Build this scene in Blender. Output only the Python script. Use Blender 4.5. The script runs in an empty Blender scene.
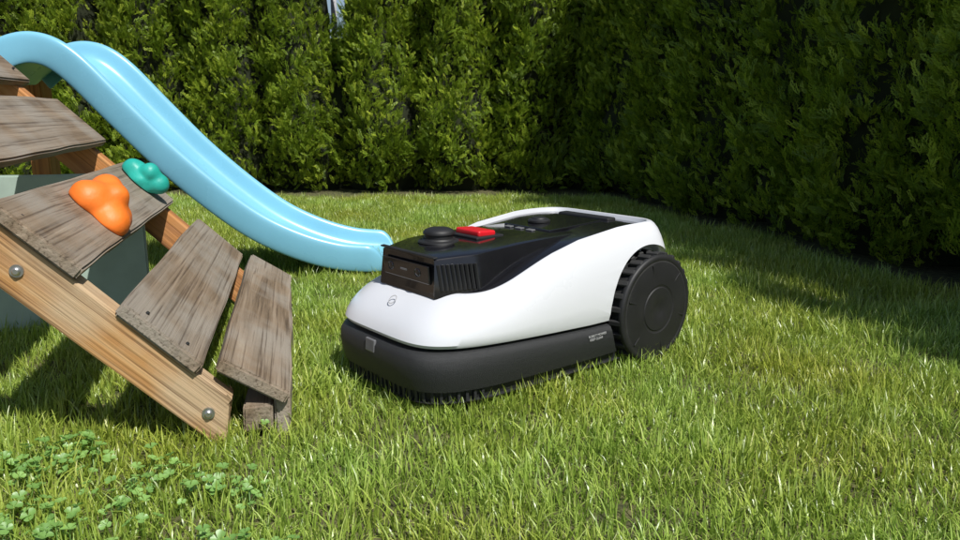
import bpy, bmesh, math, random
import numpy as np
from mathutils import Vector, Matrix, Euler, noise
random.seed(7); rng=np.random.default_rng(7)
S=bpy.context.scene
S.view_settings.view_transform='Standard'; S.view_settings.look='None'; S.view_settings.exposure=0; S.view_settings.gamma=1

# ---------------------------------------------------------------- helpers
def link(o,parent=None):
    S.collection.objects.link(o)
    if parent: o.parent=parent
    return o
def empty(name,loc=(0,0,0),rotz=0):
    e=bpy.data.objects.new(name,None); e.location=loc; e.rotation_euler=(0,0,rotz); e.empty_display_size=.1
    return link(e)
def newmat(name):
    m=bpy.data.materials.new(name); m.use_nodes=True
    nt=m.node_tree; b=nt.nodes['Principled BSDF']
    return m,nt,b
def N(nt,t,**k):
    n=nt.nodes.new(t)
    for a,v in k.items(): setattr(n,a,v)
    return n
def ramp(nt,stops,interp='LINEAR'):
    r=N(nt,'ShaderNodeValToRGB'); cr=r.color_ramp; cr.interpolation=interp
    while len(cr.elements)<len(stops): cr.elements.new(.5)
    for e,(p,c) in zip(cr.elements,stops):
        e.position=p; e.color=(c[0],c[1],c[2],1)
    return r
def simple(name,col,rough=.5,bump=0,bscale=300,var=.0,vscale=20,coat=0,spec=.5,sub=0):
    m,nt,b=newmat(name)
    b.inputs['Base Color'].default_value=(*col,1); b.inputs['Roughness'].default_value=rough
    b.inputs['Coat Weight'].default_value=coat; b.inputs['Specular IOR Level'].default_value=spec
    tc=N(nt,'ShaderNodeTexCoord')
    nz=N(nt,'ShaderNodeTexNoise'); nz.inputs['Scale'].default_value=vscale; nz.inputs['Detail'].default_value=6
    nt.links.new(tc.outputs['Object'],nz.inputs['Vector'])
    c0=tuple(max(0,c*(1-var)) for c in col); c1=tuple(c*(1+var) for c in col)
    r=ramp(nt,[(.3,c0),(.7,c1)]); nt.links.new(nz.outputs['Fac'],r.inputs['Fac']); nt.links.new(r.outputs['Color'],b.inputs['Base Color'])
    mr=N(nt,'ShaderNodeMapRange'); mr.inputs['To Min'].default_value=max(0,rough-.04); mr.inputs['To Max'].default_value=min(1,rough+.06)
    nt.links.new(nz.outputs['Fac'],mr.inputs['Value']); nt.links.new(mr.outputs['Result'],b.inputs['Roughness'])
    if bump>0:
        n2=N(nt,'ShaderNodeTexNoise'); n2.inputs['Scale'].default_value=bscale; n2.inputs['Detail'].default_value=3
        nt.links.new(tc.outputs['Object'],n2.inputs['Vector'])
        bp=N(nt,'ShaderNodeBump'); bp.inputs['Strength'].default_value=bump; bp.inputs['Distance'].default_value=.002
        nt.links.new(n2.outputs['Fac'],bp.inputs['Height']); nt.links.new(bp.outputs['Normal'],b.inputs['Normal'])
    return m
def meshobj(name,verts,faces,mat=None,parent=None,smooth=False):
    me=bpy.data.meshes.new(name); me.from_pydata([tuple(v) for v in verts],[],[tuple(f) for f in faces]); me.update()
    if smooth: me.polygons.foreach_set('use_smooth',[True]*len(me.polygons))
    o=bpy.data.objects.new(name,me)
    if mat: me.materials.append(mat)
    return link(o,parent)
def box(name,size,loc=(0,0,0),rot=(0,0,0),mat=None,parent=None,bev=.002,seg=2):
    bm=bmesh.new(); bmesh.ops.create_cube(bm,size=1)
    bmesh.ops.scale(bm,vec=size,verts=bm.verts)
    if bev>0: bmesh.ops.bevel(bm,geom=bm.edges[:],offset=bev,segments=seg,affect='EDGES',profile=.5)
    me=bpy.data.meshes.new(name); bm.to_mesh(me); bm.free()
    o=bpy.data.objects.new(name,me); o.location=loc; o.rotation_euler=rot
    if mat: me.materials.append(mat)
    return link(o,parent)
def lathe(name,prof,axis='Z',n=64,mat=None,parent=None,loc=(0,0,0),rot=(0,0,0)):
    vs=[];fs=[]
    for r,h in prof:
        for i in range(n):
            a=2*math.pi*i/n; c,s=r*math.cos(a),r*math.sin(a)
            vs.append((c,s,h) if axis=='Z' else (c,h,s))
    for k in range(len(prof)-1):
        for i in range(n):
            j=(i+1)%n; f=(k*n+i,k*n+j,(k+1)*n+j,(k+1)*n+i)
            fs.append(f if axis=='Z' else f[::-1])
    o=meshobj(name,vs,fs,mat,parent,True); o.location=loc; o.rotation_euler=rot
    bm=bmesh.new(); bm.from_mesh(o.data); bmesh.ops.remove_doubles(bm,verts=bm.verts,dist=1e-6); bmesh.ops.recalc_face_normals(bm,faces=bm.faces); bm.to_mesh(o.data); bm.free()
    md=o.modifiers.new('es','EDGE_SPLIT'); md.split_angle=math.radians(40)
    return o
def smoothstep(a,b,x):
    t=min(1,max(0,(x-a)/(b-a))); return t*t*(3-2*t)
def interp(pts,x):
    if x<=pts[0][0]: return pts[0][1]
    for (a,va),(b,vb) in zip(pts,pts[1:]):
        if x<=b:
            t=(x-a)/(b-a); return va+(vb-va)*t
    return pts[-1][1]

# ---------------------------------------------------------------- camera
H=.556; PITCH=math.radians(12.2)
cam=bpy.data.cameras.new('camera'); co=bpy.data.objects.new('camera',cam); link(co)
cam.sensor_width=36; cam.lens=740/960*36; cam.clip_start=.02; cam.clip_end=2000
co.location=(0,0,H); co.rotation_euler=(math.pi/2-PITCH,0,0)
S.camera=co

# ---------------------------------------------------------------- light
EL=math.radians(54); sdir=Vector((.60,-.80,0)).normalized()
sv=Vector((sdir.x*math.cos(EL),sdir.y*math.cos(EL),math.sin(EL)))
sun=bpy.data.lights.new('sun','SUN'); sun.energy=5.0; sun.angle=math.radians(.53); sun.color=(1,.975,.92)
so=bpy.data.objects.new('sun',sun); link(so); so.rotation_euler=sv.to_track_quat('Z','Y').to_euler(); so.location=(3,-3,6)
W=bpy.data.worlds.new('World'); S.world=W; W.use_nodes=True
wn=W.node_tree; bg=wn.nodes['Background']; sky=wn.nodes.new('ShaderNodeTexSky'); sky.sky_type='NISHITA'; sky.sun_disc=False
sky.sun_elevation=EL; sky.sun_rotation=math.atan2(sv.x,sv.y); sky.air_density=1; sky.dust_density=1
wn.links.new(sky.outputs[0],bg.inputs[0]); bg.inputs[1].default_value=.085

# ---------------------------------------------------------------- materials
def leafmat(name,cols,trans=.35,rough=.45,patch=None,gloss=.08):
    m=bpy.data.materials.new(name); m.use_nodes=True; nt=m.node_tree; nt.nodes.remove(nt.nodes['Principled BSDF'])
    out=nt.nodes['Material Output']
    oi=N(nt,'ShaderNodeObjectInfo'); at=N(nt,'ShaderNodeAttribute'); at.attribute_name='tint'
    mx=N(nt,'ShaderNodeMath',operation='MULTIPLY_ADD'); mx.inputs[1].default_value=.20
    m2=N(nt,'ShaderNodeMath',operation='MULTIPLY'); m2.inputs[1].default_value=.80
    nt.links.new(at.outputs['Fac'],m2.inputs[0]); nt.links.new(oi.outputs['Random'],mx.inputs[0]); nt.links.new(m2.outputs[0],mx.inputs[2])
    r=ramp(nt,cols); nt.links.new(mx.outputs[0],r.inputs['Fac'])
    col=r.outputs['Color']
    if patch:
        g=N(nt,'ShaderNodeNewGeometry'); nz=N(nt,'ShaderNodeTexNoise'); nz.inputs['Scale'].default_value=patch[0]; nz.inputs['Detail'].default_value=3
        nt.links.new(g.outputs['Position'],nz.inputs['Vector'])
        rr=ramp(nt,[(.36,(1,1,1)),(.66,patch[1])]); nt.links.new(nz.outputs['Fac'],rr.inputs['Fac'])
        ml=N(nt,'ShaderNodeMix',data_type='RGBA',blend_type='MULTIPLY'); ml.inputs['Factor'].default_value=1
        nt.links.new(col,ml.inputs['A']); nt.links.new(rr.outputs['Color'],ml.inputs['B'])
        col=ml.outputs['Result']
    df=N(nt,'ShaderNodeBsdfDiffuse'); nt.links.new(col,df.inputs['Color'])
    cur=df.outputs[0]
    if trans>0:
        tr=N(nt,'ShaderNodeBsdfTranslucent'); nt.links.new(col,tr.inputs['Color'])
        ms=N(nt,'ShaderNodeMixShader'); ms.inputs[0].default_value=trans
        nt.links.new(cur,ms.inputs[1]); nt.links.new(tr.outputs[0],ms.inputs[2]); cur=ms.outputs[0]
    gl=N(nt,'ShaderNodeBsdfGlossy'); gl.inputs['Roughness'].default_value=rough; gl.inputs['Color'].default_value=(1,1,1,1)
    m3=N(nt,'ShaderNodeMixShader'); m3.inputs[0].default_value=gloss
    nt.links.new(cur,m3.inputs[1]); nt.links.new(gl.outputs[0],m3.inputs[2]); nt.links.new(m3.outputs[0],out.inputs['Surface'])
    return m
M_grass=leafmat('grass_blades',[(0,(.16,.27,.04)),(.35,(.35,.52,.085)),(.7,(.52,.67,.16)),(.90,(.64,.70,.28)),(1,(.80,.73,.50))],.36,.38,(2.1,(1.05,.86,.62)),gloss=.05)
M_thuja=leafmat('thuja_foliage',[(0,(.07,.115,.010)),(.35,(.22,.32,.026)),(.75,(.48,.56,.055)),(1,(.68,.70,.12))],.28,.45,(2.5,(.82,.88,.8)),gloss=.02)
M_clover=leafmat('clover_leaf',[(0,(.16,.33,.06)),(1,(.30,.52,.12))],.3,.5)

def soilmat():
    m,nt,b=newmat('soil')
    g=N(nt,'ShaderNodeNewGeometry')
    n1=N(nt,'ShaderNodeTexNoise'); n1.inputs['Scale'].default_value=45; n1.inputs['Detail'].default_value=8
    n2=N(nt,'ShaderNodeTexNoise'); n2.inputs['Scale'].default_value=1.6; n2.inputs['Detail'].default_value=4
    nt.links.new(g.outputs['Position'],n1.inputs['Vector']); nt.links.new(g.outputs['Position'],n2.inputs['Vector'])
    r1=ramp(nt,[(.3,(.05,.04,.02)),(.55,(.13,.10,.05)),(.75,(.24,.18,.10))]); r2=ramp(nt,[(.3,(.05,.07,.016)),(.7,(.12,.14,.04))])
    nt.links.new(n1.outputs['Fac'],r1.inputs['Fac']); nt.links.new(n1.outputs['Fac'],r2.inputs['Fac'])
    mx=N(nt,'ShaderNodeMix',data_type='RGBA'); nt.links.new(n2.outputs['Fac'],mx.inputs['Factor'])
    nt.links.new(r1.outputs['Color'],mx.inputs['A']); nt.links.new(r2.outputs['Color'],mx.inputs['B']); nt.links.new(mx.outputs['Result'],b.inputs['Base Color'])
    b.inputs['Roughness'].default_value=.95
    bp=N(nt,'ShaderNodeBump'); bp.inputs['Distance'].default_value=.02; nt.links.new(n1.outputs['Fac'],bp.inputs['Height']); nt.links.new(bp.outputs['Normal'],b.inputs['Normal'])
    return m
M_soil=soilmat()
M_core=simple('hedge_shade_backing',(.020,.026,.008),.95,var=.5,vscale=8)  # hedge backing: the dark of the shaded interior is put into its colour
M_bark=simple('thuja_bark',(.10,.065,.04),.9,bump=.8,bscale=40,var=.4)

def woodmat(name,cols,gray=.0,graycol=(.3,.27,.23)):
    m,nt,b=newmat(name)
    tc=N(nt,'ShaderNodeTexCoord'); oi=N(nt,'ShaderNodeObjectInfo')
    ad=N(nt,'ShaderNodeVectorMath',operation='ADD'); cmb=N(nt,'ShaderNodeMath',operation='MULTIPLY'); cmb.inputs[1].default_value=17
    nt.links.new(oi.outputs['Random'],cmb.inputs[0]); nt.links.new(tc.outputs['Object'],ad.inputs[0]); nt.links.new(cmb.outputs[0],ad.inputs[1])
    mp=N(nt,'ShaderNodeMapping'); mp.inputs['Scale'].default_value=(1.0,24,24); nt.links.new(ad.outputs[0],mp.inputs['Vector'])
    n1=N(nt,'ShaderNodeTexNoise'); n1.inputs['Scale'].default_value=1.6; n1.inputs['Detail'].default_value=9; n1.inputs['Roughness'].default_value=.6; n1.inputs['Distortion'].default_value=.8
    nt.links.new(mp.outputs[0],n1.inputs['Vector'])
    mp2=N(nt,'ShaderNodeMapping'); mp2.inputs['Scale'].default_value=(1.4,120,120); nt.links.new(ad.outputs[0],mp2.inputs['Vector'])
    n3=N(nt,'ShaderNodeTexNoise'); n3.inputs['Scale'].default_value=1.5; n3.inputs['Detail'].default_value=4; nt.links.new(mp2.outputs[0],n3.inputs['Vector'])
    r=ramp(nt,cols); nt.links.new(n1.outputs['Fac'],r.inputs['Fac'])
    n2=N(nt,'ShaderNodeTexNoise'); n2.inputs['Scale'].default_value=6; n2.inputs['Detail'].default_value=6; nt.links.new(ad.outputs[0],n2.inputs['Vector'])
    r2=ramp(nt,[(.38,(0,0,0)),(.60,(1,1,1))]); nt.links.new(n2.outputs['Fac'],r2.inputs['Fac'])
    gm=N(nt,'ShaderNodeMath',operation='MULTIPLY'); gm.inputs[1].default_value=gray; nt.links.new(r2.outputs['Color'],gm.inputs[0])
    mx=N(nt,'ShaderNodeMix',data_type='RGBA'); nt.links.new(gm.outputs[0],mx.inputs['Factor']); nt.links.new(r.outputs['Color'],mx.inputs['A']); mx.inputs['B'].default_value=(*graycol,1)
    r3=ramp(nt,[(.33,(.35,.3,.26)),(.45,(1,1,1))]); nt.links.new(n3.outputs['Fac'],r3.inputs['Fac'])
    ml=N(nt,'ShaderNodeMix',data_type='RGBA',blend_type='MULTIPLY'); ml.inputs['Factor'].default_value=.8
    nt.links.new(mx.outputs['Result'],ml.inputs['A']); nt.links.new(r3.outputs['Color'],ml.inputs['B'])
    nt.links.new(ml.outputs['Result'],b.inputs['Base Color']); b.inputs['Roughness'].default_value=.72
    am=N(nt,'ShaderNodeMath',operation='ADD'); nt.links.new(n1.outputs['Fac'],am.inputs[0]); nt.links.new(n3.outputs['Fac'],am.inputs[1])
    bp=N(nt,'ShaderNodeBump'); bp.inputs['Strength'].default_value=.6; bp.inputs['Distance'].default_value=.003
    nt.links.new(am.outputs[0],bp.inputs['Height']); nt.links.new(bp.outputs['Normal'],b.inputs['Normal'])
    return m
M_plank=woodmat('weathered_plank',[(.28,(.07,.045,.027)),(.45,(.19,.135,.085)),(.6,(.28,.21,.145)),(.75,(.37,.30,.22))],.8,(.30,.265,.22))
M_beam=woodmat('orange_stained_beam',[(.28,(.24,.095,.026)),(.5,(.48,.25,.09)),(.7,(.60,.38,.18))],.75,(.52,.40,.26))
M_beam2=woodmat('orange_beam',[(.28,(.28,.09,.02)),(.5,(.52,.20,.045)),(.7,(.60,.28,.09))],.2,(.45,.33,.2))
M_white=simple('white_plastic',(.68,.695,.735),.27,var=.0,vscale=3,coat=.2)
M_black=simple('textured_black_plastic',(.020,.021,.023),.5,bump=.7,bscale=900,var=.3,vscale=500)
M_gloss=simple('gloss_black_plastic',(.010,.010,.012),.14,var=.1,coat=.3)
M_dark=simple('matte_black',(.014,.014,.015),.55,var=.2)
M_rubber=simple('black_rubber',(.02,.02,.02),.7,var=.3,bump=.3,bscale=300)
M_red=simple('red_plastic',(.62,.012,.02),.35,var=.05)
M_grey=simple('grey_sensor',(.16,.16,.17),.25,var=.05)
M_lgrey=simple('light_grey_print',(.45,.45,.46),.5)
M_blue=simple('blue_slide_plastic',(.20,.49,.65),.27,var=.05,vscale=6,bump=.08,bscale=60)
M_orange=simple('orange_hold',(.85,.19,.02),.5,var=.12,bump=.35,bscale=120)
M_teal=simple('teal_hold',(.02,.38,.31),.45,var=.12,bump=.35,bscale=120)
M_steel=simple('zinc_steel',(.5,.5,.5),.35,var=.2); M_steel.node_tree.nodes['Principled BSDF'].inputs['Metallic'].default_value=.9
M_panel=simple('pale_green_panel',(.40,.50,.43),.6,var=.15,vscale=9)
M_post=simple('grey_post',(.55,.55,.58),.5,var=.1)

# ---------------------------------------------------------------- ground
gs=300
meshobj('ground',[(-gs,-gs,0),(gs,-gs,0),(gs,gs,0),(-gs,gs,0)],[(0,1,2,3)],M_soil)

# ---------------------------------------------------------------- instancer
def instancer(name,pts,rots,scl,idx,objs,parent=None):
    coll=bpy.data.collections.new(name+'_parts')
    for o in objs: coll.objects.link(o)
    n=len(pts); me=bpy.data.meshes.new(name); me.vertices.add(n)
    me.vertices.foreach_set('co',np.asarray(pts,np.float32).ravel())
    a=me.attributes.new('rot','FLOAT_VECTOR','POINT'); a.data.foreach_set('vector',np.asarray(rots,np.float32).ravel())
    a=me.attributes.new('scl','FLOAT','POINT'); a.data.foreach_set('value',np.asarray(scl,np.float32))
    a=me.attributes.new('idx','INT','POINT'); a.data.foreach_set('value',np.asarray(idx,np.int32))
    o=bpy.data.objects.new(name,me); link(o,parent)
    ng=bpy.data.node_groups.new(name,'GeometryNodeTree')
    ng.interface.new_socket('Geometry',in_out='INPUT',socket_type='NodeSocketGeometry'); ng.interface.new_socket('Geometry',in_out='OUTPUT',socket_type='NodeSocketGeometry')
    gi=ng.nodes.new('NodeGroupInput'); go=ng.nodes.new('NodeGroupOutput')
    ip=ng.nodes.new('GeometryNodeInstanceOnPoints'); ci=ng.nodes.new('GeometryNodeCollectionInfo')
    ci.inputs['Collection'].default_value=coll; ci.inputs['Separate Children'].default_value=True; ci.inputs['Reset Children'].default_value=True
    def na(nm,t):
        q=ng.nodes.new('GeometryNodeInputNamedAttribute'); q.data_type=t; q.inputs['Name'].default_value=nm; return q.outputs[0]
    er=ng.nodes.new('FunctionNodeEulerToRotation'); L=ng.links.new
    L(na('rot','FLOAT_VECTOR'),er.inputs[0]); L(er.outputs[0],ip.inputs['Rotation']); L(na('scl','FLOAT'),ip.inputs['Scale']); L(na('idx','INT'),ip.inputs['Instance Index'])
    ip.inputs['Pick Instance'].default_value=True
    L(gi.outputs[0],ip.inputs['Points']); L(ci.outputs[0],ip.inputs['Instance']); L(ip.outputs[0],go.inputs[0])
    md=o.modifiers.new('scatter','NODES'); md.node_group=ng
    return o
def partobj(name,verts,faces,tints,mat):
    me=bpy.data.meshes.new(name); me.from_pydata(verts,[],faces); me.materials.append(mat)
    a=me.attributes.new('tint','FLOAT','POINT'); a.data.foreach_set('value',np.asarray(tints,np.float32))
    me.polygons.foreach_set('use_smooth',[True]*len(me.polygons))
    return bpy.data.objects.new(name,me)

# ---------------------------------------------------------------- grass
def tuft(i,nb=235,rad=.095,hmin=.016,hmax=.048,wid=.0031):
    R=random.Random(i*13+5); vs=[];fs=[];ts=[]
    cl=[(R.uniform(-rad,rad),R.uniform(-rad,rad),R.random()*6.283,R.uniform(.7,1.3)) for _ in range(14)]
    for b in range(nb):
        r=rad*math.sqrt(R.random()); a=R.random()*6.283; x0,y0=r*math.cos(a),r*math.sin(a)
        c=min(cl,key=lambda q:(q[0]-x0)**2+(q[1]-y0)**2)
        h=R.uniform(hmin,hmax)*c[3]; az=c[2]+R.gauss(0,1.2); lean=abs(R.gauss(.68,.48)); w=wid*R.uniform(.5,1.3)
        dx,dy=math.cos(az),math.sin(az); tw=az+math.pi/2+R.uniform(-.9,.9); px,py=math.cos(tw)*w/2,math.sin(tw)*w/2
        t=R.random()**1.2*.92
        if R.random()<.06: t=1.0; lean*=1.6; h*=.8
        x,y,z=x0,y0,-.003; base=len(vs); ns=3
        for k in range(ns+1):
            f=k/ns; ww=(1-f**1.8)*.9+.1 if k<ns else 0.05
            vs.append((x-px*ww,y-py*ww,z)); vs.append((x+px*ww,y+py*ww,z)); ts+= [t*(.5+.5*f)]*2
            an=lean*(.35+1.05*f); st=h/ns
            x+=dx*math.sin(an)*st; y+=dy*math.sin(an)*st; z+=math.cos(an)*st
        for k in range(ns):
            q=base+2*k; fs.append((q,q+1,q+3,q+2))
    return partobj('grass_tuft_%02d'%i,vs,fs,ts,M_grass)
def dist_back(x,y): return 4.95-y
RH0=Vector((.80,5.3)); RH1=Vector((1.58,2.25)); rhd=(RH1-RH0).normalized(); rhn=Vector((rhd.y,-rhd.x)); 
if rhn.x>0: rhn=-rhn
def dist_right(x,y): return (Vector((x,y))-RH0).dot(rhn)
YAW=math.radians(50)
MF=Vector((-math.sin(YAW),-math.cos(YAW))); ML=Vector((-MF.y,MF.x))
MO=Vector((.257,1.753))-ML*.008
pts=[];scs=[]
def scatter(dens,ymin,ymax,s0):
    st=1/math.sqrt(dens); y=ymin; r=0
    while y<ymax:
        x=-4.2+(st/2 if r%2 else 0)
        while x<2.6:
            xx=x+random.uniform(-.45,.45)*st; yy=y+random.uniform(-.45,.45)*st; x+=st
            if abs(xx)>.80*yy+.55: continue
            e=noise.noise((xx*3,yy*3,0))*.08
            if dist_back(xx,yy)<.20+e or dist_right(xx,yy)<.12+e: continue
            v=Vector((xx,yy))-MO; f=v.dot(MF); l=v.dot(ML)
            if -.05<f<.52 and abs(l)<.12: continue
            pts.append((xx,yy,0)); scs.append(s0*random.uniform(.85,1.15)*(1+.38*noise.noise((xx*2.3,yy*2.3,4.0))+.2*noise.noise((xx*7,yy*7,9.0))))
        y+=st; r+=1
scatter(160,.55,2.0,.97); scatter(130,2.0,5.0,.95)
print('tufts',len(pts))
n=len(pts)
rots=np.stack([rng.uniform(-.06,.06,n),rng.uniform(-.06,.06,n),rng.uniform(0,6.283,n)],1)
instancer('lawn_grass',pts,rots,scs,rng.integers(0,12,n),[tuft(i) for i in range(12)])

def clover(i):
    R=random.Random(i+50); vs=[];fs=[];ts=[]
    h=R.uniform(.028,.045); t=R.random()
    vs+=[(-.0006,0,0),(.0006,0,0),(.0006,.002,h),(-.0006,.002,h)]; fs.append((0,1,2,3)); ts+=[.2]*4
    for k in range(3):
        a=k*2.094+R.uniform(-.2,.2); r=R.uniform(.0045,.0065); b=len(vs); ca,sa=math.cos(a),math.sin(a)
        vs.append((0,.002,h)); ts.append(t)
        m=9
        for j in range(m+1):
            u=j/m; ang=(u-.5)*2.2; rr=r*1.75*(math.cos(ang*.95)**.6 if abs(ang*.95)<1.5 else 0)
            if j==m//2 or j==m//2+1: rr*=.93
            lx=rr*math.cos(ang*.75); ly=rr*math.sin(ang*.75)*1.15
            z=h+.002+ .25*abs(ly)+R.uniform(-.0004,.0004)
            vs.append((ca*lx-sa*ly,.002+sa*lx+ca*ly,z)); ts.append(t)
        for j in range(m): fs.append((b,b+1+j,b+2+j))
    return partobj('clover_%02d'%i,vs,fs,ts,M_clover)
cp=[]
for i in range(9000):
    x=random.uniform(-.95,.1); y=random.uniform(.75,1.25)
    d=noise.noise((x*6+3,y*6,9))+.6*noise.noise((x*17,y*17,2))
    thr=-.05+.8*smoothstep(-.40,.0,x)+.5*smoothstep(1.0,1.2,y)
    if d>thr and random.random()<.24: cp.append((x,y,0))
n=len(cp); print('clover',n)
instancer('clover_patch',cp,np.stack([rng.uniform(-.45,.45,n),rng.uniform(-.45,.45,n),rng.uniform(0,6.28,n)],1),rng.uniform(.6,1.1,n),rng.integers(0,5,n),[clover(i) for i in range(5)])

# ---------------------------------------------------------------- hedges
def cluster(i,nsp=15):
    """a tuft of narrow feathery thuja plumes, y = growth direction"""
    R=random.Random(i*7+1); vs=[];fs=[];ts=[]
    for q in range(nsp):
        Lm=R.uniform(.040,.080); curve=R.uniform(-.35,.35); t0=R.random()**1.1*.8
        org=Vector((R.gauss(0,.030),R.uniform(-.05,.065),R.gauss(0,.025)))
        rot=Euler((R.gauss(-.1,.4),R.gauss(0,.8),R.gauss(0,.36))).to_matrix()
        def leaf(p,ang,l,w,t):
            c,s=math.cos(ang),math.sin(ang); b=len(vs); zz=R.uniform(-.5,.5)
            for (a,qq) in ((0,0),(.45,-.5),(1,0),(.45,.5)):
                v=rot@Vector((p[0]+s*l*a+c*w*qq,p[1]+c*l*a-s*w*qq,p[2]+zz*l*a*.6))+org
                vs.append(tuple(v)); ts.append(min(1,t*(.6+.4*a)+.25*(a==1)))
            fs.append((b,b+1,b+2,b+3))
        K=7
        for k in range(K):
            f=k/(K-1); y=Lm*f*.9; x=curve*Lm*f*f; z=.010*math.sin(f*2.5)
            if k==0: leaf((x,y,z),0,Lm*.8,.0035,t0*.8); continue
            l=Lm*(.25*(1-f)**.6+.12)
            for sd in (-1,1):
                a=sd*R.uniform(.4,.75)+curve*f; ll=l*R.uniform(.7,1.25)
                leaf((x,y,z),a,ll,.0046,t0)
                p=(x+math.sin(a)*ll*.45,y+math.cos(a)*ll*.45,z)
                leaf(p,a-sd*.5,ll*.65,.0044,t0)
    return partobj('thuja_branch_%02d'%i,vs,fs,ts,M_thuja)
sprays=[cluster(i) for i in range(12)]
def hedge(name,P0,P1,nrm,height,spacing,amp,dens,gap=None,seed=0):
    d=(P1-P0); L=d.length; d.normalize()
    def off(s,z):
        s2=s+.07*noise.noise((seed,z*2,s*.7))
        ph=(s2/spacing)%1.0; tree=int(s2//spacing)
        wob=noise.noise((tree*3.1+seed,z*.9,1))*.10
        c=abs(math.sin(math.pi*ph))**.5
        return amp*c-amp*.6+wob+.07*noise.noise((s*3.2+seed,z*1.6,3))+.09*noise.noise((s*12+seed,z*3.4,5)) - .10*(1-smoothstep(0,.22,z))
    pts=[];rots=[];scl=[]
    n=int(L*height*dens)
    for i in range(n):
        s=random.random()*L; z=.03+random.random()*(height-.03)
        if gap and gap(s,z): continue
        inn=abs(random.gauss(0,.042))
        if z>height-.12: inn=random.random()*.35
        cl=noise.noise((s*18+seed,z*6,8))
        if cl<-.34 and random.random()<.6: continue
        o=off(s,z)-inn+.07*cl
        p=P0+d*s+nrm*o
        k=noise.noise((s*6+seed,z*6,11)); k2=noise.noise((s*6+seed,z*6,17))
        yv=Vector((nrm.x,nrm.y,0))*random.uniform(.2,.9)+Vector((0,0,1))*random.uniform(.6,1.1)+Vector((d.x,d.y,0))*(.7*k+random.gauss(0,.22))
        yv.normalize()
        zv=Vector((d.x,d.y,0))*(random.gauss(0,.45)+.8*k2)+Vector((nrm.x,nrm.y,0))*random.gauss(.9,.4)+Vector((0,0,random.gauss(.6,.4)))
        xv=yv.cross(zv)
        if xv.length<1e-3: continue
        xv.normalize(); zv=xv.cross(yv)
        pts.append((p.x,p.y,z))
        e=Matrix((xv,yv,zv)).transposed().to_euler(); rots.append((e.x,e.y,e.z)); scl.append(random.uniform(.75,1.2))
    m=len(pts); print(name,m)
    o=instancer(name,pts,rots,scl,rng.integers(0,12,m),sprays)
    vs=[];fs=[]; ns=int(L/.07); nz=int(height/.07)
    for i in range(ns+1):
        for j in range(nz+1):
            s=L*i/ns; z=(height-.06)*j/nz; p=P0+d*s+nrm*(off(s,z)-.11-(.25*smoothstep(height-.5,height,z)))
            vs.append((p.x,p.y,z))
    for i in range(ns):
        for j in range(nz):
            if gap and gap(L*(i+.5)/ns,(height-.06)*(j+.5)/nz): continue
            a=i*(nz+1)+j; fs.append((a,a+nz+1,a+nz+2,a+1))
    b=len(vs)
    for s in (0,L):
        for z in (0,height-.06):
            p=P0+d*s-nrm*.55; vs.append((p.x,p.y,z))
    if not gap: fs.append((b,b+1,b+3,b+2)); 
    core=meshobj('shade_backing',vs,fs,M_core,o,True)  # added dark sheet behind the sprays, closes see-through gaps as painted shade
    k=spacing/2
    while k<L:
        p=P0+d*k+nrm*(-.22); lathe('trunk',[(.03,0),(.022,.25),(.018,height*.8)],n=8,mat=M_bark,parent=o,loc=(p.x,p.y,0)); k+=spacing
    return o
BH0=Vector((-4.6,5.07)); BH1=Vector((1.0,5.14))
def gapf(s,z):
    x=s-4.6
    return z>1.04 and abs(x+.95)<.06+.02*noise.noise((0,z*9,0))
hedge('thuja_hedge',BH0,BH1,Vector((0,-1)),2.0,.52,.34,360,gapf,seed=1)
hedge('thuja_hedge',RH0-rhd*.6,RH0+rhd*5.6,rhn,2.15,.58,.30,270,None,seed=40)
lathe('metal_fence_post',[(.022,0),(.022,2.1),(.018,2.12),(0,2.12)],n=20,mat=M_post,loc=(-1.08,5.75,0))

# ---------------------------------------------------------------- play structure: ramp
ramp_e=empty('climbing_ramp')
A=Vector((-.971,-.240,0)); Cc=Vector((-.240,.971,0)); UP=Vector((0,0,1))
E=Vector((-.440,1.170,0)); a45=math.radians(45)
U=(A*math.cos(a45)+UP*math.sin(a45)).normalized(); Nn=(-A*math.sin(a45)+UP*math.cos(a45)).normalized()
def orient(o,xd,yd,zd,loc):
    m=Matrix((xd,yd,zd)).transposed().to_4x4(); m.translation=loc; o.matrix_local=m
def plank(name,length,width,thick,center,xd,yd,zd,mat,parent,seed=0,rough=.0025,bev=.004):
    bm=bmesh.new(); bmesh.ops.create_cube(bm,size=1); bmesh.ops.scale(bm,vec=(length,width,thick),verts=bm.verts)
    bmesh.ops.bevel(bm,geom=bm.edges[:],offset=bev,segments=2,affect='EDGES')
    le=[e for e in bm.edges if e.calc_length()>length*.8]
    bmesh.ops.subdivide_edges(bm,edges=le,cuts=24,use_grid_fill=True)
    for v in bm.verts:
        nn=noise.noise_vector((v.co.x*6+seed*5,v.co.y*12,v.co.z*12+seed)); v.co+=Vector((nn.x*rough*(1.5 if abs(v.co.x)>length*.48 else .3),nn.y*rough,nn.z*rough))
        v.co.z+=.004*math.sin(v.co.x*3+seed)
    me=bpy.data.meshes.new(name); bm.to_mesh(me); bm.free(); me.materials.append(mat)
    o=bpy.data.objects.new(name,me); link(o,parent); orient(o,xd,yd,zd,center); return o
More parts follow.
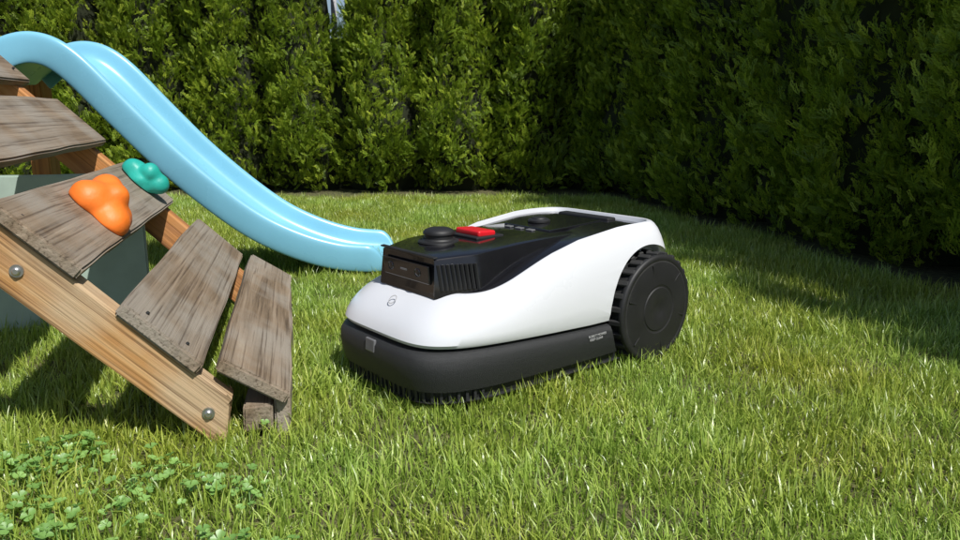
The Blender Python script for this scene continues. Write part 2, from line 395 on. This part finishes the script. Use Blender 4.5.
def stringer(name,cpos,mat,depth=.078,th=.045,l0=0,l1=1.15):
    vs=[];fs=[];n=26
    top=depth; prof=[(0,0),(top,0),(top,th),(0,th)]
    for i in range(n+1):
        l=l0+(l1-l0)*i/n
        for (h,c) in prof:
            ll=l+(h*.8-.01 if i==0 else 0)
            p=Vector((ll,c,h)); q=noise.noise_vector((ll*5,c*10,h*10+cpos))*.0015
            vs.append(p+q)
    for i in range(n):
        for k in range(4):
            a=i*4+k;b=i*4+(k+1)%4; fs.append((a,b,b+4,a+4))
    fs.append((3,2,1,0)); fs.append((n*4,n*4+1,n*4+2,n*4+3))
    o=meshobj(name,vs,fs,mat,ramp_e); bv=o.modifiers.new('b','BEVEL'); bv.width=.004; bv.segments=2
    bv.limit_method='ANGLE'
    orient(o,U,Cc,Nn,E+Cc*cpos+UP*-.012); return o
stringer('near_beam',0,M_beam); stringer('far_beam',.87,M_beam2)
TH=.024; BT=.078-.0085
def slatpos(l,c,n): return E+U*l+Cc*c+Nn*n
slats=[(.115,.275),(.350,.508),(.575,.735),(.80,.955)]
for i,(l0,l1) in enumerate(slats):
    plank('plank_%d'%(i+1),.955,l1-l0,TH,slatpos((l0+l1)/2,.468,BT+TH/2),Cc,U*-1,Nn,M_plank,ramp_e,seed=i*3+1)
t5=math.radians(33)
yd5=(A*math.cos(t5)+UP*math.sin(t5)).normalized(); zd5=Cc.cross(yd5*-1).normalized()
plank('plank_5',.96,.130,.026,Vector((-.388,1.200,.104))+Cc*.465,Cc,yd5*-1,zd5,M_plank,ramp_e,seed=20,rough=.004)
plank('riser_board',.94,.090,.028,Vector((-.350,1.225,.030))+Cc*.46,Cc,UP,Cc.cross(UP),M_plank,ramp_e,seed=27,rough=.004)
plank('foot_block',.10,.05,.05,Vector((-.385,1.215,.035))+Cc*.03,Cc,UP,Cc.cross(UP),M_plank,ramp_e,seed=31,rough=.004)
plank('inner_panel',.90,.40,.015,E+A*.69+Cc*.80+UP*.20,A,UP,A.cross(UP),M_panel,ramp_e,seed=3,rough=.001)
for l in (.03,.395,.72):
    p=E+U*(l+.03)+Nn*.036+UP*-.01-Cc*.0015
    o=lathe('bolt',[(0,-.007),(.004,-.007),(.006,-.005),(.006,-.002),(.010,-.002),(.0105,.001)],n=20,mat=M_steel,parent=ramp_e)
    orient(o,U,Cc.cross(U),Cc,p)
for i,(l0,l1) in enumerate(slats):
    for c in (.02,.90):
        for q in (.25,.75):
            o=lathe('screw',[(0,.001),(.0025,.0012),(.003,0),(.003,-.004)],n=12,mat=M_dark,parent=ramp_e)
            orient(o,Cc,Nn.cross(Cc),Nn,slatpos(l0+(l1-l0)*q,c,BT+TH+.001))
tw=empty('wooden_play_tower')
for (x,y) in ((-1.56,1.15),(-1.56,2.72),(-2.25,1.15),(-2.25,2.72)):
    plank('post',.70,.07,.07,Vector((x-.02,y,.35)),UP,Vector((0,1,0)),Vector((-1,0,0)),M_beam2,tw,seed=x+y)
for k in range(7):
    plank('deck_board',1.7,.105,.024,Vector((-1.55-.12*k,1.93,.715)),Vector((0,1,0)),Vector((-1,0,0)),UP,M_plank,tw,seed=40+k)

# ---------------------------------------------------------------- climbing holds
def hold(name,mat,lobes,loc,xd,yd,zd,scale=1):
    bm=bmesh.new(); bmesh.ops.create_icosphere(bm,subdivisions=5,radius=1)
    for v in bm.verts:
        d=v.co.normalized(); r=0
        for (c,rad) in lobes:
            c=Vector(c); b=d.dot(c); q=b*b-(c.length_squared-rad*rad)
            if q>0: 
                t=b+math.sqrt(q)
                if t>0: r=(r**9+t**9)**(1/9) if r>0 else t
        v.co=d*max(r,.012)
        v.co+=noise.noise_vector(v.co*45)*.0025
        if v.co.z<-.001: v.co.z=-.001
    me=bpy.data.meshes.new(name); bm.to_mesh(me); bm.free(); me.materials.append(mat)
    me.polygons.foreach_set('use_smooth',[True]*len(me.polygons))
    o=bpy.data.objects.new(name,me); link(o)
    sm=o.modifiers.new('s','SMOOTH'); sm.iterations=8; sm.factor=.5
    orient(o,xd*scale,yd*scale,zd*scale,loc)
    return o
nb=BT+TH
hx1=(A*-1*.85+Cc*-.35); hx1=(hx1-Nn*hx1.dot(Nn)).normalized()
hold('climbing_hold',M_orange,[((0,0,.004),.044),((-.024,.016,.032),.027),((.040,-.004,.004),.030),((.006,.004,.038),.020),((-.008,-.026,.010),.030),((.02,.024,.004),.028)],slatpos(.425,.33,nb),hx1,Nn.cross(hx1),Nn,1.15)
hold('climbing_hold',M_teal,[((0,0,.006),.036),((-.030,.008,.026),.024),((.030,-.004,.012),.026),((0,.016,.036),.020),((0,-.022,.010),.026)],slatpos(.435,.81,nb),U,Nn.cross(U),Nn,1.12)

# ---------------------------------------------------------------- slide
def catmull(P,n):
    out=[]
    for i in range(len(P)-1):
        p0=P[max(i-1,0)];p1=P[i];p2=P[i+1];p3=P[min(i+2,len(P)-1)]
        for k in range(n):
            t=k/n; out.append(tuple(.5*((2*b)+(-a+c)*t+(2*a-5*b+4*c-d)*t*t+(-a+3*b-3*c+d)*t**3) for a,b,c,d in zip(p0,p1,p2,p3)))
    out.append(P[-1]); return out
path=catmull([(-1.50,.640),(-1.43,.695),(-1.35,.715),(-1.27,.675),(-1.15,.54),(-1.02,.395),(-.88,.262),(-.75,.16),(-.62,.092),(-.50,.052),(-.40,.038),(-.33,.036)],6)
k_=.80
cs=[(-.215,-.022),(-.222,.0),(-.222,.055),(-.216,.068),(-.203,.074),(-.190,.070),(-.181,.058),(-.172,.022),(-.150,.006),(-.12,.0),(-.04,-.001),(.04,-.001),(.12,.0),(.150,.006),(.172,.022),(.181,.058),(.190,.070),(.203,.074),(.216,.068),(.222,.055),(.222,0),(.215,-.022)]
vs=[];fs=[]; np_=len(path)
for i,(x,z) in enumerate(path):
    a=path[max(i-1,0)];b=path[min(i+1,np_-1)]; t=Vector((b[0]-a[0],b[1]-a[1])).normalized(); nx,nz=-t.y,t.x
    if nz<0: nx,nz=-nx,-nz
    u=(x+1.46)/1.13; yc=2.47+.17*u
    endf=min(1,(np_-1-i)/5)
    for (w,h) in cs:
        hh=h*(.25+.75*math.sin(endf*math.pi/2)) if h>.01 else h
        ww=w*k_*(1-.10*(1-endf)**2)
        vs.append((x+nx*hh,yc+ww,z+nz*hh))
m=len(cs)
for i in range(np_-1):
    for k in range(m-1): fs.append((i*m+k,(i+1)*m+k,(i+1)*m+k+1,i*m+k+1))
sl=meshobj('plastic_slide',vs,fs,M_blue,None,True)
so_=sl.modifiers.new('sol','SOLIDIFY'); so_.thickness=.006; so_.offset=-1
ss=sl.modifiers.new('sub','SUBSURF'); ss.levels=1; ss.render_levels=2

# ---------------------------------------------------------------- robot mower
mow=empty('robot_lawn_mower',(MO.x,MO.y,0),math.atan2(MF.y,MF.x))
def hx(x): return interp([(-.2,.304),(-.06,.311),(.05,.311),(.12,.306),(.19,.297),(.26,.281),(.32,.261),(.37,.240),(.41,.224),(.45,.216),(.60,.211)],x)
def hxs(x): return sum(hx(x+d) for d in (-.03,-.015,0,.015,.03))/5
def ringpts(A_,B_,W_,zf,n=160,nf=4.8,nr=8):
    out=[]
    for i in range(n):
        th=2*math.pi*i/n; c,s=math.cos(th),math.sin(th); e=2/(nf if c>=0 else nr)
        x=.2+(A_ if c>=0 else B_)*math.copysign(abs(c)**e,c); y=W_*math.copysign(abs(s)**e,s)
        y*= 1+.02*smoothstep(.45,.0,x)
        out.append((x,y,zf(x,y)))
    return out
def stack(name,rings,mat,cap0=True,cap1=True,par=mow):
    n=len(rings[0]); vs=[p for r in rings for p in r]; fs=[]
    for k in range(len(rings)-1):
        for i in range(n):
            j=(i+1)%n; fs.append((k*n+i,k*n+j,(k+1)*n+j,(k+1)*n+i))
    def cap(k,flip):
        b=k*n
        for i in range(0,n//2):
            a0=b+i; a1=b+i+1; b0=b+(n-i)%n; b1=b+(n-i-1)
            g=[]
            for q in [a0,a1,b1,b0]:
                if q not in g: g.append(q)
            if len(g)>=3: fs.append(tuple(g[::-1] if flip else g))
    if cap0: cap(0,True)
    if cap1: cap(len(rings)-1,False)
    o=meshobj(name,vs,fs,mat,par,True)
    bm=bmesh.new(); bm.from_mesh(o.data); bmesh.ops.recalc_face_normals(bm,faces=bm.faces); bm.to_mesh(o.data); bm.free()
    return o
def z0(x): return .114+.017*smoothstep(.1,.58,x)
def zf(f,dz=0): return lambda x,y: z0(x)+(hxs(x)-z0(x))*f+dz
spec=[(0,.384,.293,.192),(.02,.391,.298,.199),(.10,.394,.302,.203),(.25,.388,.303,.204),(.42,.377,.302,.202),(.58,.363,.299,.198),(.72,.347,.295,.192),(.83,.332,.290,.185),(.91,.318,.285,.178),(.965,.305,.279,.171),(.99,.297,.274,.166),(1.0,.291,.269,.162),(.995,.288,.264,.159),(.95,.285,.260,.157),(.88,.280,.255,.154)]
shell=stack('white_shell',[ringpts(a,b,w,zf(f)) for f,a,b,w in spec],M_white)
skspec=[(.995,.372,.262,.182),(.975,.380,.266,.188),(.965,.390,.280,.197),(.93,.397,.285,.203),(.84,.404,.289,.207),(.66,.406,.290,.208),(.48,.403,.287,.206),(.30,.398,.283,.202),(.28,.390,.276,.194),(.10,.385,.270,.190),(.085,.392,.272,.197),(.02,.385,.266,.190),(0,.362,.25,.174),(0,.34,.23,.155)]
skirt=stack('bumper_skirt',[ringpts(a,b,w,(lambda f:(lambda x,y:.017+(z0(x)-.0015-.017)*f))(f)) for f,a,b,w in skspec],M_black)
def boolcut(o,cut):
    md=o.modifiers.new('arch','BOOLEAN'); md.operation='DIFFERENCE'; md.object=cut; md.solver='EXACT'
    dg=bpy.context.evaluated_depsgraph_get(); me=bpy.data.meshes.new_from_object(o.evaluated_get(dg)); o.modifiers.remove(md); o.data=me
WR=.126
for sgn in (1,-1):
    c=lathe('cut',[(0,-.08),(WR+.013,-.08),(WR+.013,.08),(0,.08)],axis='Y',n=96,mat=M_dark,parent=mow,loc=(0.002,sgn*.217,WR))
    c.modifiers.clear()
    bpy.context.view_layer.update()
    boolcut(shell,c); boolcut(skirt,c)
    bpy.data.objects.remove(c)
for o in (shell,skirt):
    md=o.modifiers.new('es','EDGE_SPLIT'); md.split_angle=math.radians(38)
box('chassis',(.50,.24,.14),(.17,0,.135),mat=M_dark,parent=mow,bev=.01)
dk=[(.80,.274,.250,.152),(.935,.279,.254,.1535),(.955,.274,.250,.150),(.965,.24,.22,.12)]
deck=stack('glossy_deck',[ringpts(a,b,w,zf(f)) for f,a,b,w in dk],M_gloss)
deck.modifiers.new('es','EDGE_SPLIT').split_angle=math.radians(38)
secs=[(.14,.112,.102,.270,.2955),(.24,.122,.108,.262,.2960),(.32,.128,.113,.240,.2945),(.40,.132,.117,.212,.2905),(.435,.131,.117,.204,.2885),(.470,.114,.102,.203,.2860),(.505,.098,.088,.204,.2835),(.514,.093,.085,.207,.2825),(.513,.089,.082,.211,.279)]
rings=[]
for (x,wb,wt,zb,zt) in secs:
    r=.006; prof=[]
    for (y,z) in ((wb,zb),(wb,zb+.004),(wt+.003,zt-r),(wt+.001,zt-r*.4),(wt-r*.5,zt-.001),(wt-r*1.2,zt),(0,zt+.001),(-wt+r*1.2,zt),(-wt+r*.5,zt-.001),(-wt-.001,zt-r*.4),(-wt-.003,zt-r),(-wb,zb+.004),(-wb,zb)):
        prof.append((x+(zt-z)*.08*(x>.45),y,z))
    rings.append(prof)
vs=[p for r in rings for p in r]; fs=[]; m=len(rings[0])
for k in range(len(rings)-1):
    for i in range(m-1): fs.append((k*m+i,k*m+i+1,(k+1)*m+i+1,(k+1)*m+i))
    fs.append((k*m+m-1,k*m,(k+1)*m,(k+1)*m+m-1))
fs.append(tuple(range(m))[::-1]); fs.append(tuple((len(rings)-1)*m+i for i in range(m)))
mod=meshobj('camera_module',vs,fs,M_gloss,mow,True)
bm=bmesh.new(); bm.from_mesh(mod.data); bmesh.ops.recalc_face_normals(bm,faces=bm.faces); bm.to_mesh(mod.data); bm.free()
mod.modifiers.new('es','EDGE_SPLIT').split_angle=math.radians(30)
box('camera_window',(.004,.155,.036),(.5190,0,.249),(0,math.radians(5),0),M_gloss,mow,bev=.0015)
for y in (-.050,.042):
    lathe('lens',[(0,.003),(.004,.0025),(.007,.001),(.008,.002),(.009,0)],n=28,mat=M_gloss,parent=mow,loc=(.521,y,.250),rot=(0,math.radians(95),0))
box('sensor_bar',(.003,.022,.004),(.521,-.005,.250),(0,math.radians(5),0),M_grey,mow,bev=.001)
box('module_lip',(.010,.184,.0035),(.514,0,.2845),(0,math.radians(4),0),M_dark,mow,bev=.0015)
for sgn in (1,-1):
    for k in range(9):
        f=k/8; x=.508-.066*f; y=.0965+.0295*f
        box('vent_fin',(.0035,.007,.050),(x,sgn*y,.2465),(sgn*math.radians(9),0,sgn*math.radians(-66+90)),M_dark,mow,bev=.001)
lathe('lidar_turret',[(.044,.0),(.043,.003),(.035,.005),(.033,.008),(.030,.0085),(.030,.016),(.033,.017),(.033,.021),(.030,.025),(.022,.0285),(.010,.030),(0,.0305)],n=48,mat=M_dark,parent=mow,loc=(.415,-.030,.289))
box('stop_button_recess',(.075,.100,.006),(.325,-.02,.2955),mat=M_dark,parent=mow,bev=.002)
box('stop_button',(.048,.080,.014),(.325,-.02,.3015),(0,math.radians(-3),0),M_red,mow,bev=.005,seg=4)
box('control_panel',(.17,.15,.006),(.10,-.01,.3005),(0,math.radians(2.5),0),M_gloss,mow,bev=.003,seg=3)
lathe('control_knob',[(.026,0),(.026,.004),(.022,.007),(.018,.0075),(.016,.010),(0,.0108)],n=40,mat=M_dark,parent=mow,loc=(.125,-.03,.3030))
for k in range(3): box('key',(.012,.020,.003),(.205,-.045+.035*k,.2985),(0,math.radians(4),0),M_grey,mow,bev=.001)
box('rear_handle',(.03,.16,.010),(-.015,-.01,.305),mat=M_dark,parent=mow,bev=.004)
box('front_sensor',(.006,.032,.026),(.6025,-.004,.110),(0,math.radians(-4),0),M_grey,mow,bev=.002)
for sgn in (1,-1):
    L_=[]
    for th in np.linspace(0,1.5,1200):
        c,s=math.cos(th),math.sin(th); e=2/4.8; L_.append((.2+.392*abs(c)**e,sgn*.197*abs(s)**e))
    acc=0; nxt=.008
    for a,b in zip(L_,L_[1:]):
        acc+=math.dist(a,b)
        if acc>nxt and nxt<.25:
            nxt+=.016; t=Vector((b[0]-a[0],b[1]-a[1])); ang=math.atan2(t.y,t.x)
            box('grille_fin',(.006,.010,.0215),(b[0]-.005,b[1]*.985,.0375),(0,0,ang),M_black,mow,bev=.001)
lathe('emblem_ring',[(.0085,0),(.0085,.0006),(.0105,.0006),(.0105,0)],n=32,mat=M_lgrey,parent=mow,loc=(.552,.0,.1935),rot=(0,math.radians(44),0))
cu=bpy.data.curves.new('label','FONT'); cu.body='ROBOT MOWER\n  KEEP CLEAR'; cu.size=.0075; cu.extrude=.0002; cu.materials.append(M_lgrey)
lo=bpy.data.objects.new('printed_label',cu); link(lo,mow); lo.location=(.215,.2125,.096); lo.rotation_euler=(math.radians(90),0,math.radians(180+.5))
def wheel(name,sgn):
    e=bpy.data.objects.new(name,None); link(e,mow); e.location=(0,sgn*.190,WR-.002); q_=WR/.118; e.scale=(q_,.86,q_)
    lathe('tyre',[(.05,-.034),(.100,-.034),(.108,-.030),(.110,0),(.108,.030),(.104,.034),(.098,.0355)],axis='Y',n=96,mat=M_rubber,parent=e)
    lathe('disc',[(.113,.022),(.114,.030),(.1115,.0345),(.107,.0365),(.103,.0360),(.101,.0345),(.097,.0355),(.075,.0385),(.052,.0400),(.050,.0385),(.047,.0385),(.045,.0405),(.018,.0410),(.016,.0395),(.0,.0395)],axis='Y',n=96,mat=M_dark,parent=e)
    for k in range(6):
        a=k*math.pi/3+.3
        box('disc_rib',(.040,.0025,.0035),(.077*math.cos(a),.0375,.077*math.sin(a)),(0,-a,0),M_dark,e,bev=.001)
    for k in range(26):
        a=2*math.pi*k/26
        for row in (-1,1):
            aa=a+(math.pi/26 if row>0 else 0)
            box('lug',(.012,.032,.012),(.112*math.cos(aa),row*.0165-.003,.112*math.sin(aa)),(0,-aa,row*.25),M_rubber,e,bev=.002,seg=1)
    if sgn<0: e.rotation_euler=(0,0,math.pi)
wheel('drive_wheel',1); wheel('drive_wheel_far',-1)
for y in (.1,-.1):
    lathe('caster_wheel',[(0,-.012),(.035,-.012),(.04,-.006),(.04,.006),(.035,.012),(0,.012)],axis='Y',n=32,mat=M_rubber,parent=mow,loc=(.47,y,.04))
